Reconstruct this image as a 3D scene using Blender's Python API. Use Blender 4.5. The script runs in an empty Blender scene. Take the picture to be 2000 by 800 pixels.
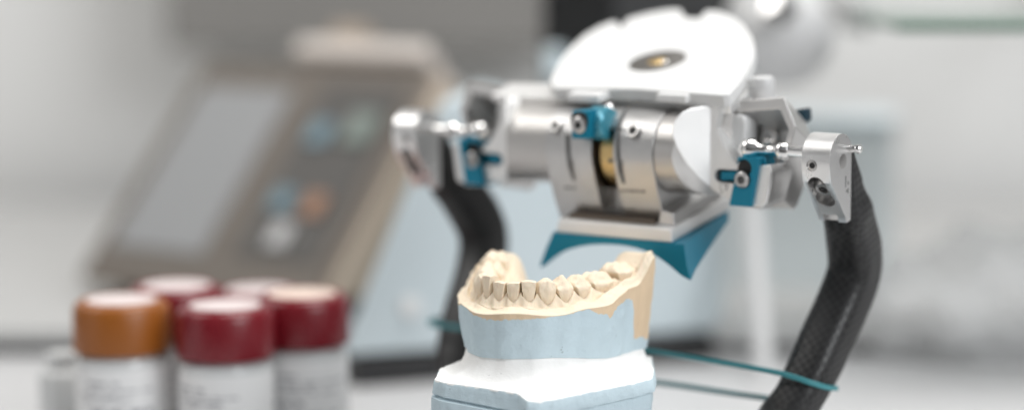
import bpy, bmesh, math, random
from mathutils import Vector, Matrix, noise as mn
random.seed(7)
R = math.radians
scene = bpy.context.scene
col = scene.collection
MM = 0.001

# ------------------------------------------------------------------ camera
PITCH, CAMZ, CAMY, FPX = R(7.0), 195.0, -690.0, 4340.0
CP = Vector((0, CAMY, CAMZ))
CR = Vector((1, 0, 0))
CF = Vector((0, math.cos(PITCH), -math.sin(PITCH)))
CU = Vector((0, math.sin(PITCH), math.cos(PITCH)))

def at(px, py, d):
    """world point (mm) at depth d that the photo shows at pixel px,py (2000x800)"""
    return CP + d * CF + (px - 1000) / FPX * d * CR - (py - 400) / FPX * d * CU

def table_at(px, py):
    v = at(px, py, 1.0) - CP
    return CP + v * (-CP.z / v.z)

class Frame:
    """a thing's own axes: origin on the table, turned about the vertical"""
    def __init__(self, x, y, deg):
        self.o = Vector((x, y, 0)); self.deg = deg
        a = R(deg)
        self.e1 = Vector((math.cos(a), math.sin(a), 0)); self.e2 = Vector((-math.sin(a), math.cos(a), 0))
    def loc(self, p):
        q = p - self.o
        return Vector((q.dot(self.e1), q.dot(self.e2), p.z))
    def world(self, p):
        return self.o + self.e1 * p[0] + self.e2 * p[1] + Vector((0, 0, p[2]))
    def ray(self, px, py, p0, n):
        """local point where the sight line meets the plane (p0, n) of this frame"""
        c = self.loc(CP); v = self.loc(at(px, py, 1.0)) - c
        t = (Vector(p0) - c).dot(Vector(n)) / v.dot(Vector(n))
        return c + v * t
    def y(self, px, py, val): return self.ray(px, py, (0, val, 0), (0, 1, 0))
    def x(self, px, py, val): return self.ray(px, py, (val, 0, 0), (1, 0, 0))
    def z(self, px, py, val): return self.ray(px, py, (0, 0, val), (0, 0, 1))

# ------------------------------------------------------------------ materials
def mat(name, colr, rough=.5, metal=0., bump=0., bscale=400., var=0., vscale=60., rvar=0., spec=.5, stretch=None, coat=0.,
        sss=0., trans=0., alpha=1., fine=0., fscale=2500., pits=0.):
    m = bpy.data.materials.new(name); m.use_nodes = True
    nt = m.node_tree; b = nt.nodes['Principled BSDF']
    b.inputs['Base Color'].default_value = (*colr, 1); b.inputs['Roughness'].default_value = rough
    b.inputs['Metallic'].default_value = metal; b.inputs['Specular IOR Level'].default_value = spec
    b.inputs['Coat Weight'].default_value = coat; b.inputs['Transmission Weight'].default_value = trans
    b.inputs['Alpha'].default_value = alpha
    if sss: b.inputs['Subsurface Weight'].default_value = sss; b.inputs['Subsurface Scale'].default_value = .001
    tc = nt.nodes.new('ShaderNodeTexCoord'); vec = tc.outputs['Object']
    if stretch:
        mp = nt.nodes.new('ShaderNodeMapping'); mp.inputs['Scale'].default_value = stretch
        nt.links.new(vec, mp.inputs['Vector']); vec = mp.outputs['Vector']
    def nz(sc, det=6):
        n = nt.nodes.new('ShaderNodeTexNoise'); n.inputs['Scale'].default_value = sc; n.inputs['Detail'].default_value = det
        nt.links.new(vec, n.inputs['Vector']); return n
    if var:
        n = nz(vscale); mx = nt.nodes.new('ShaderNodeMix'); mx.data_type = 'RGBA'
        mx.inputs['A'].default_value = (*[c * (1 - var) for c in colr], 1)
        mx.inputs['B'].default_value = (*[min(1, c * (1 + var)) for c in colr], 1)
        nt.links.new(n.outputs['Fac'], mx.inputs['Factor']); nt.links.new(mx.outputs['Result'], b.inputs['Base Color'])
    if rvar:
        n = nz(vscale * 2); mr = nt.nodes.new('ShaderNodeMapRange')
        mr.inputs['From Min'].default_value = .3; mr.inputs['From Max'].default_value = .7
        mr.inputs['To Min'].default_value = max(.02, rough - rvar); mr.inputs['To Max'].default_value = rough + rvar
        nt.links.new(n.outputs['Fac'], mr.inputs['Value']); nt.links.new(mr.outputs['Result'], b.inputs['Roughness'])
    if pits:
        vo = nt.nodes.new('ShaderNodeTexVoronoi'); vo.inputs['Scale'].default_value = pits; nt.links.new(tc.outputs['Object'], vo.inputs['Vector'])
        n3 = nz(pits * .22, 2); th = nt.nodes.new('ShaderNodeMapRange'); th.inputs['From Min'].default_value = .56; th.inputs['From Max'].default_value = .75
        th.inputs['To Min'].default_value = 0; th.inputs['To Max'].default_value = .26; nt.links.new(n3.outputs['Fac'], th.inputs['Value'])
        lt = nt.nodes.new('ShaderNodeMath'); lt.operation = 'LESS_THAN'; nt.links.new(vo.outputs['Distance'], lt.inputs[0]); nt.links.new(th.outputs['Result'], lt.inputs[1])
        mx2 = nt.nodes.new('ShaderNodeMix'); mx2.data_type = 'RGBA'
        mx2.inputs['B'].default_value = (*[c * .74 for c in colr], 1)
        src = b.inputs['Base Color'].links[0].from_socket if b.inputs['Base Color'].links else None
        if src: nt.links.new(src, mx2.inputs['A'])
        else: mx2.inputs['A'].default_value = (*colr, 1)
        nt.links.new(lt.outputs[0], mx2.inputs['Factor']); nt.links.new(mx2.outputs['Result'], b.inputs['Base Color'])
    if bump:
        n = nz(bscale, 8); bp = nt.nodes.new('ShaderNodeBump'); bp.inputs['Strength'].default_value = bump
        bp.inputs['Distance'].default_value = .0004
        nt.links.new(n.outputs['Fac'], bp.inputs['Height'])
        last = bp
        if fine:
            n2 = nz(fscale, 4); b2 = nt.nodes.new('ShaderNodeBump'); b2.inputs['Strength'].default_value = fine
            b2.inputs['Distance'].default_value = .00015
            nt.links.new(n2.outputs['Fac'], b2.inputs['Height']); nt.links.new(bp.outputs['Normal'], b2.inputs['Normal']); last = b2
        nt.links.new(last.outputs['Normal'], b.inputs['Normal'])
    return m

M = {
 'alu':    mat('satin_aluminium', (.66, .65, .64), .36, 1., .12, 1500, rvar=.06, vscale=90),
 'aluw':   mat('bead_blasted_aluminium', (.86, .855, .845), .44, .72, .05, 2600, rvar=.05),
 'collar': mat('collar_aluminium', (.52, .515, .51), .38, 1., .12, 1500, rvar=.06, vscale=90),
 'tube':   mat('brushed_steel', (.52, .505, .49), .40, 1., .10, 900, rvar=.10, vscale=60, stretch=(.15, 1, 1)),
 'head':   mat('satin_head', (.72, .715, .71), .32, .92, .08, 1800, rvar=.06, vscale=90),
 'chrome': mat('polished_steel', (.82, .81, .80), .10, 1., rvar=.04),
 'screw':  mat('screw_steel', (.5, .49, .48), .3, 1.),
 'dark':   mat('socket_black', (.02, .02, .02), .5),
 'grey':   mat('engraving_grey', (.12, .12, .12), .7),
 'teal':   mat('teal_anodised', (.006, .20, .31), .34, .45, .06, 1800, rvar=.05),
 'tealdk': mat('dark_teal', (.004, .03, .05), .4, .3),
 'footshade': mat('brown_painted_shade', (.10, .078, .06), .45, .6),
 'teal_hilite':  mat('teal_painted_highlight', (.05, .27, .36), .25, .3, coat=.4),  # lighter teal: the lock drum's highlight put into its colour
 'brass':  mat('brass', (.60, .43, .20), .34, 1., rvar=.08),
 'white':  mat('white_plastic', (.68, .68, .675), .42, 0, .04, 900),
 'magnet': mat('dull_nickel', (.13, .122, .112), .45, .4, rvar=.1),
 'stone':  mat('cream_dental_stone', (.78, .665, .515), .62, 0, .95, 420, var=.09, vscale=120, spec=.35, fine=.5, fscale=1900, sss=.06, pits=800),
 'wplast': mat('white_plaster', (.88, .875, .86), .75, 0, .6, 330, var=.05, vscale=90, spec=.25, fine=.5, pits=520),
 'bplast': mat('pale_blue_plaster', (.50, .605, .655), .72, 0, .8, 420, var=.07, vscale=70, spec=.25, fine=.6, pits=620),
 'rubber': mat('teal_rubber', (.045, .23, .255), .5, 0, .1, 900),
 'orange': mat('orange_cap', (.27, .083, .010), .36, 0, rvar=.05),
 'crim':   mat('crimson_cap', (.165, .0075, .014), .28, 0, rvar=.05),
 'paper':  mat('paper_label', (.74, .74, .74), .6, 0),
 'peach':  mat('peach_paper', (.74, .60, .52), .6, 0, var=.2, vscale=70),
 'sticker': mat('pinkish_paper', (.68, .60, .59), .6, 0),
 'print':  mat('label_print', (.28, .28, .30), .7),
 'bottle': mat('clear_bottle', (.62, .63, .63), .2, 0, spec=.6, coat=.3),
 'taupe':  mat('taupe_housing', (.27, .217, .17), .5, 0, .1, 500),
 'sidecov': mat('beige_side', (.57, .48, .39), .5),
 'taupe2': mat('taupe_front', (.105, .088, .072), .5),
 'keypad': mat('keypad_grey', (.052, .048, .044), .45),
 'lcd':    mat('grey_display', (.225, .23, .235), .3),
 'kblue':  mat('blue_key', (.12, .20, .24), .4),
 'korange':mat('orange_key', (.29, .145, .08), .4),
 'kgreen': mat('grey_green_key', (.15, .185, .165), .4),
 'kwhite': mat('pale_key', (.42, .42, .42), .4),
 'cream':  mat('cream_top', (.55, .50, .46), .5),
 'bluebox':mat('pale_blue_enamel', (.56, .635, .665), .35, 0, rvar=.05),
 'black':  mat('black_rubber', (.012, .012, .013), .5),
 'screen': mat('black_glass', (.010, .0098, .0098), .35),
 'bezel':  mat('charcoal_plastic', (.035, .035, .036), .5),
 'table':  mat('white_laminate', (.52, .52, .525), .4, 0, var=.03, vscale=6),
 'wall':   mat('light_wall', (.71, .71, .70), .8, 0, .05, 60, var=.03, vscale=2),
 'panel':  mat('grey_cabinet', (.215, .208, .198), .6, 0, var=.04, vscale=3),
 'wpanel': mat('white_cupboard', (.42, .42, .415), .5),
 'lamp':   mat('white_enamel', (.58, .58, .58), .4, 0, coat=.1),
 'glass':  mat('green_glass', (.045, .125, .08), .2, 0, spec=.6),
 'aqua':   mat('aqua_plastic', (.60, .645, .655), .4),
 'bag':    mat('clear_film', (.80, .80, .80), .3, 0, .3, 60, spec=.5, alpha=.38),
}

def weave():
    m = mat('carbon_weave', (.03, .03, .032), .42, 0, spec=.22, coat=.14)
    nt = m.node_tree; b = nt.nodes['Principled BSDF']
    b.inputs['Coat Roughness'].default_value = .28
    tc = nt.nodes.new('ShaderNodeTexCoord'); mp = nt.nodes.new('ShaderNodeMapping')
    mp.inputs['Rotation'].default_value = (R(28), 0, 0)
    nt.links.new(tc.outputs['Object'], mp.inputs['Vector'])
    ck = nt.nodes.new('ShaderNodeTexChecker'); ck.inputs['Scale'].default_value = 590
    nt.links.new(mp.outputs['Vector'], ck.inputs['Vector'])
    ck.inputs['Color1'].default_value = (.006, .006, .0062, 1); ck.inputs['Color2'].default_value = (.032, .0315, .031, 1)
    ns = nt.nodes.new('ShaderNodeTexNoise'); ns.inputs['Scale'].default_value = 90
    nt.links.new(tc.outputs['Object'], ns.inputs['Vector'])
    mx = nt.nodes.new('ShaderNodeMix'); mx.data_type = 'RGBA'; mx.inputs['B'].default_value = (.03, .03, .031, 1)
    nt.links.new(ns.outputs['Fac'], mx.inputs['Factor']); nt.links.new(ck.outputs['Color'], mx.inputs['A'])
    nt.links.new(mx.outputs['Result'], b.inputs['Base Color'])
    mr = nt.nodes.new('ShaderNodeMapRange'); mr.inputs['To Min'].default_value = .34; mr.inputs['To Max'].default_value = .55
    nt.links.new(ck.outputs['Fac'], mr.inputs['Value']); nt.links.new(mr.outputs['Result'], b.inputs['Roughness'])
    bp = nt.nodes.new('ShaderNodeBump'); bp.inputs['Strength'].default_value = .25; bp.inputs['Distance'].default_value = .0002
    nt.links.new(ck.outputs['Fac'], bp.inputs['Height']); nt.links.new(bp.outputs['Normal'], b.inputs['Normal'])
    return m
M['carbon'] = weave()

def stained():
    """pale blue plaster where the attribute 'stone' is low, cream stone where it is high"""
    m = mat('blue_plaster_with_stone', (.50, .605, .655), .72, 0, .8, 420, var=.07, vscale=70, spec=.25, fine=.6, pits=620)
    nt = m.node_tree; b = nt.nodes['Principled BSDF']
    src = b.inputs['Base Color'].links[0].from_socket
    at_ = nt.nodes.new('ShaderNodeAttribute'); at_.attribute_name = 'stone'
    n = nt.nodes.new('ShaderNodeTexNoise'); n.inputs['Scale'].default_value = 900
    tc = nt.nodes.new('ShaderNodeTexCoord'); nt.links.new(tc.outputs['Object'], n.inputs['Vector'])
    a = nt.nodes.new('ShaderNodeMath'); a.operation = 'MULTIPLY_ADD'; a.inputs[1].default_value = .5
    nt.links.new(n.outputs['Fac'], a.inputs[0]); nt.links.new(at_.outputs['Fac'], a.inputs[2])
    mr = nt.nodes.new('ShaderNodeMapRange'); mr.inputs['From Min'].default_value = .18; mr.inputs['From Max'].default_value = .34
    nt.links.new(a.outputs[0], mr.inputs['Value'])
    mx = nt.nodes.new('ShaderNodeMix'); mx.data_type = 'RGBA'; mx.inputs['B'].default_value = (.68, .525, .36, 1)
    nt.links.new(mr.outputs['Result'], mx.inputs['Factor']); nt.links.new(src, mx.inputs['A'])
    nt.links.new(mx.outputs['Result'], b.inputs['Base Color'])
    return m
M['stained'] = stained()

# ------------------------------------------------------------------ mesh helpers (all in mm)
class MB:
    def __init__(self): self.v = []; self.f = []
    def add(self, vs, fs):
        o = len(self.v); self.v += [Vector(p) for p in vs]; self.f += [[i + o for i in q] for q in fs]; return self
    def box(self, x0, x1, y0, y1, z0, z1):
        vs = [(x, y, z) for z in (z0, z1) for y in (y0, y1) for x in (x0, x1)]
        return self.add(vs, [(0, 2, 3, 1), (4, 5, 7, 6), (0, 1, 5, 4), (2, 6, 7, 3), (0, 4, 6, 2), (1, 3, 7, 5)])
    def prism(self, poly, vec):
        """planar polygon of 3-D points pushed along vec"""
        n = len(poly); vec = Vector(vec); a = [Vector(p) for p in poly]
        nn = Vector((0, 0, 0))
        for i in range(n): nn += a[i].cross(a[(i + 1) % n])
        if nn.dot(vec) > 0: a.reverse()
        vs = a + [p + vec for p in a]
        return self.add(vs, [list(range(n)), list(range(2 * n - 1, n - 1, -1))] + [[(i + 1) % n, i, n + i, n + (i + 1) % n] for i in range(n)])
    def rings(self, rs, closed=True, cap0=True, cap1=True):
        n = len(rs[0]); vs = [p for r in rs for p in r]; fs = []
        for k in range(len(rs) - 1):
            for i in range(n if closed else n - 1):
                j = (i + 1) % n; fs.append((k * n + i, k * n + j, (k + 1) * n + j, (k + 1) * n + i))
        if cap0: fs.append(list(range(n - 1, -1, -1)))
        if cap1: fs.append([(len(rs) - 1) * n + i for i in range(n)])
        return self.add(vs, fs)
    def lathe(self, prof, org=(0, 0, 0), axis=(0, 0, 1), seg=40):
        """prof: list of (radius, height along axis)"""
        ax = Vector(axis).normalized(); u = ax.orthogonal().normalized(); w = ax.cross(u); org = Vector(org)
        rs = [[org + ax * h + (u * math.cos(t) + w * math.sin(t)) * max(r, 1e-3) for t in [2 * math.pi * k / seg for k in range(seg)]] for r, h in prof]
        return self.rings(rs)
    def cyl(self, p0, p1, r, seg=32, bev=0.):
        p0, p1 = Vector(p0), Vector(p1); L = (p1 - p0).length
        prof = [(r - bev, 0), (r, bev), (r, L - bev), (r - bev, L)] if bev else [(r, 0), (r, L)]
        return self.lathe(prof, p0, p1 - p0, seg)
    def ball(self, c, r, seg=28):
        k = seg // 2
        return self.lathe([(r * math.sin(math.pi * i / k), -r * math.cos(math.pi * i / k)) for i in range(k + 1)], c, (1, 0, 0), seg)
    def sweep(self, path, section, closed=False, up=(0, 0, 1)):
        """section(i) -> list of (a,b) offsets; a along side vector, b along up"""
        rs = []
        n = len(path)
        for i, p in enumerate(path):
            if closed: t = path[(i + 1) % n] - path[i - 1]
            else: t = path[min(i + 1, n - 1)] - path[max(i - 1, 0)]
            t.normalize(); s = t.cross(Vector(up)).normalized(); u = s.cross(t)
            rs.append([p + s * a + u * b for a, b in section(i)])
        if closed: rs.append(rs[0]); return self.rings(rs, True, False, False)
        return self.rings(rs)
    def mirror(self):
        for p in self.v: p.x = -p.x
        self.f = [q[::-1] for q in self.f]; return self
    def mesh(self, name):
        me = bpy.data.meshes.new(name); me.from_pydata([p * MM for p in self.v], [], self.f); me.update(); return me
    def build(self, name, m, parent=None, bevel=0., smooth=35., seg=2, sub=0, fix=True):
        me = self.mesh(name)
        if fix:
            bm = bmesh.new(); bm.from_mesh(me); bmesh.ops.remove_doubles(bm, verts=bm.verts, dist=1e-7)
            bmesh.ops.recalc_face_normals(bm, faces=bm.faces); bm.to_mesh(me); bm.free()
        for p in me.polygons: p.use_smooth = True
        if not sub: me.set_sharp_from_angle(angle=R(smooth))
        me.materials.append(m if not isinstance(m, str) else M[m])
        o = bpy.data.objects.new(name, me); col.objects.link(o)
        if parent: o.parent = parent
        if bevel:
            b = o.modifiers.new('bevel', 'BEVEL'); b.width = bevel * MM; b.segments = seg; b.limit_method = 'ANGLE'; b.angle_limit = R(32)
            b.harden_normals = True
        if sub:
            s = o.modifiers.new('subsurf', 'SUBSURF'); s.levels = s.render_levels = sub
        return o

def cut(o, *cutters):
    """take cutter shapes out of o and keep the result as plain mesh"""
    bevs = [(m.width, m.segments) for m in o.modifiers if m.type == 'BEVEL']
    for m in list(o.modifiers): o.modifiers.remove(m)
    tmp = []
    for c in cutters:
        t = c.build('cutter', 'dark'); tmp.append(t)
        b = o.modifiers.new('cut', 'BOOLEAN'); b.operation = 'DIFFERENCE'; b.solver = 'EXACT'; b.object = t
    par = o.parent; o.parent = None
    dg = bpy.context.evaluated_depsgraph_get(); dg.update()
    me = bpy.data.meshes.new_from_object(o.evaluated_get(dg))
    o.modifiers.clear(); old = o.data; nm = old.name; mm_ = old.materials[0]; o.data = me; bpy.data.meshes.remove(old); me.name = nm
    me.materials.clear(); me.materials.append(mm_)
    o.parent = par
    for t in tmp:
        d = t.data; bpy.data.objects.remove(t); bpy.data.meshes.remove(d)
    for p in me.polygons: p.use_smooth = True; p.material_index = 0
    me.set_sharp_from_angle(angle=R(30))
    for w, s in bevs:
        b = o.modifiers.new('bevel', 'BEVEL'); b.width = w; b.segments = s; b.limit_method = 'ANGLE'; b.angle_limit = R(40); b.harden_normals = True
    return o

def tag(o, label, cat, group=None, kind=None):
    o['label'] = label; o['category'] = cat
    if group: o['group'] = group
    if kind: o['kind'] = kind
    return o
def thing(name, fr, label, cat, group=None, z=0):
    o = bpy.data.objects.new(name, None); col.objects.link(o); o.empty_display_size = .02
    o.location = (fr.o.x * MM, fr.o.y * MM, z * MM); o.rotation_euler = (0, 0, R(fr.deg))
    return tag(o, label, cat, group)
def structure(o): o['kind'] = 'structure'; return o

def rrect(a, b, r, n=5):
    """rounded rectangle offsets, half sizes a,b"""
    out = []
    for cx, cy, t0 in ((a - r, b - r, 0), (-a + r, b - r, 90), (-a + r, -b + r, 180), (a - r, -b + r, 270)):
        for k in range(n + 1):
            t = R(t0 + 90 * k / n); out.append((cx + r * math.cos(t), cy + r * math.sin(t)))
    return out
def spline(pts, n):
    """Catmull-Rom through points"""
    P = [Vector(p) for p in pts]; P = [2 * P[0] - P[1]] + P + [2 * P[-1] - P[-2]]; out = []
    for i in range(1, len(P) - 2):
        for k in range(n):
            t = k / n; a, b, c, d = P[i - 1:i + 3]
            out.append(.5 * ((2 * b) + (c - a) * t + (2 * a - 5 * b + 4 * c - d) * t * t + (3 * b - a - 3 * c + d) * t ** 3))
    return out + [P[-2]]
def lerp(a, b, t): return a + (b - a) * t
def sst(a, b, x):
    t = min(1, max(0, (x - a) / (b - a))); return t * t * (3 - 2 * t)
def table1(tab, x):
    if x <= tab[0][0]: return tab[0][1]
    for (x0, y0), (x1, y1) in zip(tab, tab[1:]):
        if x <= x1:
            t = (x - x0) / (x1 - x0); t = t * t * (3 - 2 * t); return lerp(y0, y1, t)
    return tab[-1][1]

# ================================================================== ARTICULATOR
A = 35.0
_r = at(1466, 291, 730); ZC = _r.z
_mid = _r + 55 * Vector((-math.cos(R(A)), math.sin(R(A)), 0))
AF = Frame(_mid.x, _mid.y, -A)
art = thing('dental_articulator', AF, 'silver metal articulator with teal locks, two black carbon arms and a white plate on top', 'dental articulator')

# --- transverse tube with a gap for the brass wheel
ZT = ZC - 2.2
S0, S1 = 2.0, 10.5        # slot along the tube
m_ = MB()
m_.lathe([(13.9, -46), (13.9, S0 - 1)], (0, 0, ZT), (1, 0, 0), 72)
m_.lathe([(13.9, S1 + 1), (13.9, 46)], (0, 0, ZT), (1, 0, 0), 72)
tube = m_.build('axis_tube', 'tube', art, smooth=30)
MB().cyl((S0 - 1, 0, ZT), (S1 + 1, 0, ZT), 5, 32).build('inner_axle', 'brass', art)
MB().lathe([(9, 0), (11.6, .5), (12.2, 1.2), (12.2, 6.2), (11.6, 7.0), (9, 7.4)], (S0 + .7, 0.6, ZT - 1.0), (1, 0, 0), 64).build('adjusting_wheel', 'brass', art)

# --- collar: wraps the tube and runs down to the foot
def collar_profile(r=14.5, zb=ZT - 26.5, fb=-4.0, bb=9.0, n=26):
    pts = []
    a0, a1 = R(196), R(-20)               # front tangent -> over the top -> back tangent
    for k in range(n + 1):
        t = lerp(a0, a1, k / n); pts.append((r * math.cos(t), ZT + r * math.sin(t)))
    pts = [(fb, zb), (lerp(fb, pts[0][0], .33) - .9, lerp(zb, pts[0][1], .33)), (lerp(fb, pts[0][0], .66) - .9, lerp(zb, pts[0][1], .66))] + pts
    pts += [(bb, zb)]
    return pts
CX0, CX1 = AF.y(1062, 300, -15).x, AF.y(1272, 300, -15).x
prof = collar_profile()
m_ = MB().prism([(CX0, y, z) for y, z in prof], (CX1 - CX0, 0, 0))
collar = m_.build('collar', 'collar', art, bevel=1.0, smooth=30)
cut(collar, MB().box(S0, S1, -30, -3.0, ZT - 21.5, ZT + 8), MB().cyl((CX0 - 1, 0, ZT), (CX1 + 1, 0, ZT), 13.95, 72))
def on_collar(px, py):
    """point on the collar's cylinder/front seen at px,py"""
    p = AF.y(px, py, -15.0)
    for _ in range(12):
        dz = p.z - ZT
        if dz > -4.1: yy = -math.sqrt(max(0.01, 225 - min(dz, 14.9) ** 2))
        else: yy = lerp(-14.4, -4.0, min(1, (-4.1 - dz) / 22.4)) - .6
        p = AF.y(px, py, yy)
    return p
for px, py, rr in ((1085, 246, 2.3), (1237, 256, 2.5)):
    p = on_collar(px, py); n = Vector((0, p.y, p.z - ZT)).normalized()
    s_ = MB().lathe([(rr, -.6), (rr, .35), (rr - .35, .6), (rr * .62, .6), (rr * .58, .1), (rr * .58, -.2)], p, n, 28).build('set_screw', 'screw', art)
    MB().lathe([(rr * .6, .0), (rr * .6, .12)], p, n, 6).build('hex_socket', 'dark', s_)
def ribbon(pts, wid, hgt=.12):
    """thin engraved line lying on the collar"""
    b = MB()
    for p, q in zip(pts, pts[1:]):
        n = Vector((0, min(-.2, p.y), p.z - ZT if p.z > ZT - 4 else -1.5)).normalized()
        t = (q - p).normalized(); s = t.cross(n).normalized() * wid / 2
        b.add([p - s - n * .3, p + s - n * .3, q + s - n * .3, q - s - n * .3, p - s + n * hgt, p + s + n * hgt, q + s + n * hgt, q - s + n * hgt],
              [(0, 1, 2, 3), (7, 6, 5, 4), (0, 4, 5, 1), (1, 5, 6, 2), (2, 6, 7, 3), (3, 7, 4, 0)])
    return b
ribbon([on_collar(x, y) for x, y in spline([(1107, 262, 0), (1108, 295, 0), (1112, 325, 0), (1121, 352, 0)], 4) for x, y in [(x, y)]] if False else
       [on_collar(p.x, p.y) for p in spline([(1107, 262, 0), (1108, 295, 0), (1112, 325, 0), (1121, 352, 0)], 4)], .95).build('engraved_line', 'grey', art)
ribbon([on_collar(p.x, p.y) for p in spline([(1222, 212, 0), (1208, 245, 0), (1205, 290, 0), (1209, 330, 0), (1218, 358, 0)], 4)], .95).build('engraved_line', 'grey', art)
b = MB()
for x0, x1, y in ((1212, 1219, 372), (1222, 1228, 372), (1231, 1240, 372.5), (1243, 1249, 373), (1252, 1260, 373.5), (1103, 1114, 366), (1117, 1124, 366.5),
                  (1140, 1152, 405), (1156, 1166, 405.5), (1170, 1180, 406), (1184, 1200, 406.5), (1204, 1216, 407.5), (1219, 1239, 408.5)):
    pa, pb = on_collar(x0, y), on_collar(x1, y)
    v = ribbon([pa, pb], .85); b.add(v.v, v.f)
b.build('engraved_lettering', 'grey', art)
p = on_collar(1192, 314); MB().lathe([(.8, -.3), (.8, .2)], p, (0, p.y, p.z - ZT), 16).build('index_dot', 'grey', art)

# --- teal centre lock on the tube
f0 = -20.0
q = [AF.y(x, y, f0) for x, y in ((1116, 216), (1151, 214), (1149, 272), (1115, 271))]
lk = MB().prism(q, (0, 12.5, 0)).build('centre_lock', 'teal', art, bevel=.7)
c_ = AF.y(1131, 244, f0 - .2)
s_ = MB().lathe([(2.9, -.5), (2.9, .5), (2.4, .9), (1.3, .9), (1.1, .2), (1.1, 0)], c_, (0, -1, 0), 30).build('lock_screw', 'screw', lk)
MB().lathe([(3.4, -.2), (3.4, .25)], c_ + Vector((0, 0, 1.2)), (0, -1, 0), 30).build('screw_recess', 'dark', lk)
pz = AF.y(1170, 245, -13.5)
lk2 = MB().lathe([(5.0, 0), (5.8, .6), (5.8, 6.2), (5.2, 6.8)], (pz.x - 3.4, -11.5, pz.z + .6), (1, 0, 0), 40).build('lock_drum', 'teal_hilite', art)
p = AF.y(1190, 211, -10); MB().ball(p, 1.7).build('stop_ball', 'chrome', art)
p = AF.y(1180, 216, -9.4); MB().cyl(p, p + Vector((0, 4, -3)), 1.8, 20, .3).build('stop_pin', 'brass', art)

# --- foot plate and teal support under it
ff = -13.0
FL0, FL1, FR0, FR1 = AF.y(1092, 431, ff), AF.y(1086, 457, ff), AF.y(1304, 444, ff), AF.y(1312, 470, ff)
zt, zb = (FL0.z + FR0.z) / 2, (FL1.z + FR1.z) / 2
xl, xr = FL1.x, FR1.x
bk = AF.x(1426, 384, xr)                 # far right corner of the plate
sl = (bk.z - zt) / (bk.y - ff)           # the plate rises towards the back
def P(x, y, z): return Vector((x, y, z + sl * (y - ff)))
foot = MB().prism([P(xl, ff, zb), P(xr, ff, zb), P(xr - .3, ff, zt), P(xl + 1, ff, zt)], P(0, bk.y, 0) - P(0, ff, 0)).build('foot_plate', 'aluw', art, bevel=.5)
rail = MB().prism([P(xr - 8, ff + 4, zt), P(xr - 1.5, ff + 4, zt), P(xr - 2, ff + 4, zt + 4), P(xr - 7, ff + 4, zt + 4.6)], P(0, bk.y, 0) - P(0, ff + 6, 0)).build('foot_rail', 'alu', art, bevel=.6)
step = MB().prism([P(xl + 2, ff + 2.2, zt - .5), P(xr - 8.4, ff + 2.2, zt - .5), P(xr - 9, ff + 3.2, zt + 1.5), P(xl + 3.5, ff + 3.2, zt + 1.5)], P(0, 24, 0) - P(0, 0, 0)).build('foot_shadow_step', 'footshade', art, bevel=.4)  # dark brown paints in the shadow line between collar and foot plate
# teal support: front outline traced, pushed back with the plate's rise, tapering at the back
oy = ff - .2
fr_ = [AF.y(x, y, oy) for x, y in ((1080, 459), (1066, 485), (1056, 512), (1055, 521), (1066, 517), (1083, 502), (1110, 487), (1150, 478), (1195, 477), (1240, 483),
                                    (1275, 496), (1305, 516), (1330, 537), (1349, 547), (1341, 515), (1336, 480))]
zz = zb - .05
low = spline(fr_[3:14], 4); fr_ = fr_[:3] + low + fr_[14:]
for p in (fr_[0], fr_[-1]): p.z = zz
rs = []
for k in range(9):
    t = k / 8; y = lerp(oy, bk.y - 1, t); rg = []
    for p in fr_:
        top = zz + sl * (y - oy)
        h = (zz - p.z) * lerp(1.0, .32, t ** .9)
        cx = (xl + xr) / 2
        lim = cx + max(-(xr - xl) / 2, min((xr - xl) / 2, p.x - cx))
        rg.append(Vector((lerp(p.x, lim, t ** .8), y, top - h - .05)))
    rs.append(rg)
MB().rings(rs).build('teal_support', 'teal', art, bevel=.5, smooth=40)

# --- upper frame: plate behind the tube that carries the round white plate
TH = R(18)
def T(x, u, w, y0=4.0, z0=None):
    z0 = ZC + 15.0 if z0 is None else z0
    return Vector((x, y0 + u * math.cos(TH) - w * math.sin(TH), z0 + u * math.sin(TH) + w * math.cos(TH)))
TN = Vector((0, -math.sin(TH), math.cos(TH)))
pl = [T(x, u, -3.2) for x, u in ((-50, -4), (47, -4), (47, 8), (30, 40), (-6, 40), (-24, 10), (-50, 8))]
MB().prism(pl, TN * 3.0).build('upper_plate', 'aluw', art, bevel=.6)
# white mounting plate: outline traced on its tilted plane, 4.5 mm thick
PW = 5.2
p0 = T(0, 0, PW)
out = [(1082, 172), (1073, 158), (1078, 143), (1092, 118), (1112, 93), (1140, 68), (1170, 51), (1196, 41), (1204, 42), (1213, 52), (1223, 38), (1228, 35),
       (1262, 26), (1300, 19), (1322, 17), (1330, 19), (1338, 34), (1367, 35), (1375, 23), (1384, 20), (1402, 21), (1430, 31), (1452, 47), (1468, 70), (1474, 92), (1472, 112),
       (1458, 140), (1440, 166), (1424, 184), (1412, 186), (1240, 173)]
poly = [AF.ray(x, y, p0, TN) for x, y in out]
plate = MB().prism(poly, -TN * 4.6).build('mounting_plate', 'white', art, bevel=1.0, seg=3, smooth=25)
hc = AF.ray(1283, 118, p0, TN)
cut(plate, MB().cyl(hc - TN * 1.2, hc + TN * 3, 10.1, 56))
mg = MB().lathe([(9.9, 0), (9.9, .8), (9.6, 1.0), (3.6, 1.0), (3.6, .2), (.1, .2)], hc - TN * 1.15, TN, 56).build('magnet_disc', 'magnet', plate)
MB().lathe([(3.4, -.2), (3.4, .9), (2.2, 1.5), (.1, 1.6)], hc - TN * 1.2, TN, 32).build('brass_stud', 'brass', mg)
g = AF.ray(1300, 126, p0 - TN, TN); MB().ball(g, 1.5).build('stud_pin', 'chrome', mg)
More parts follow.
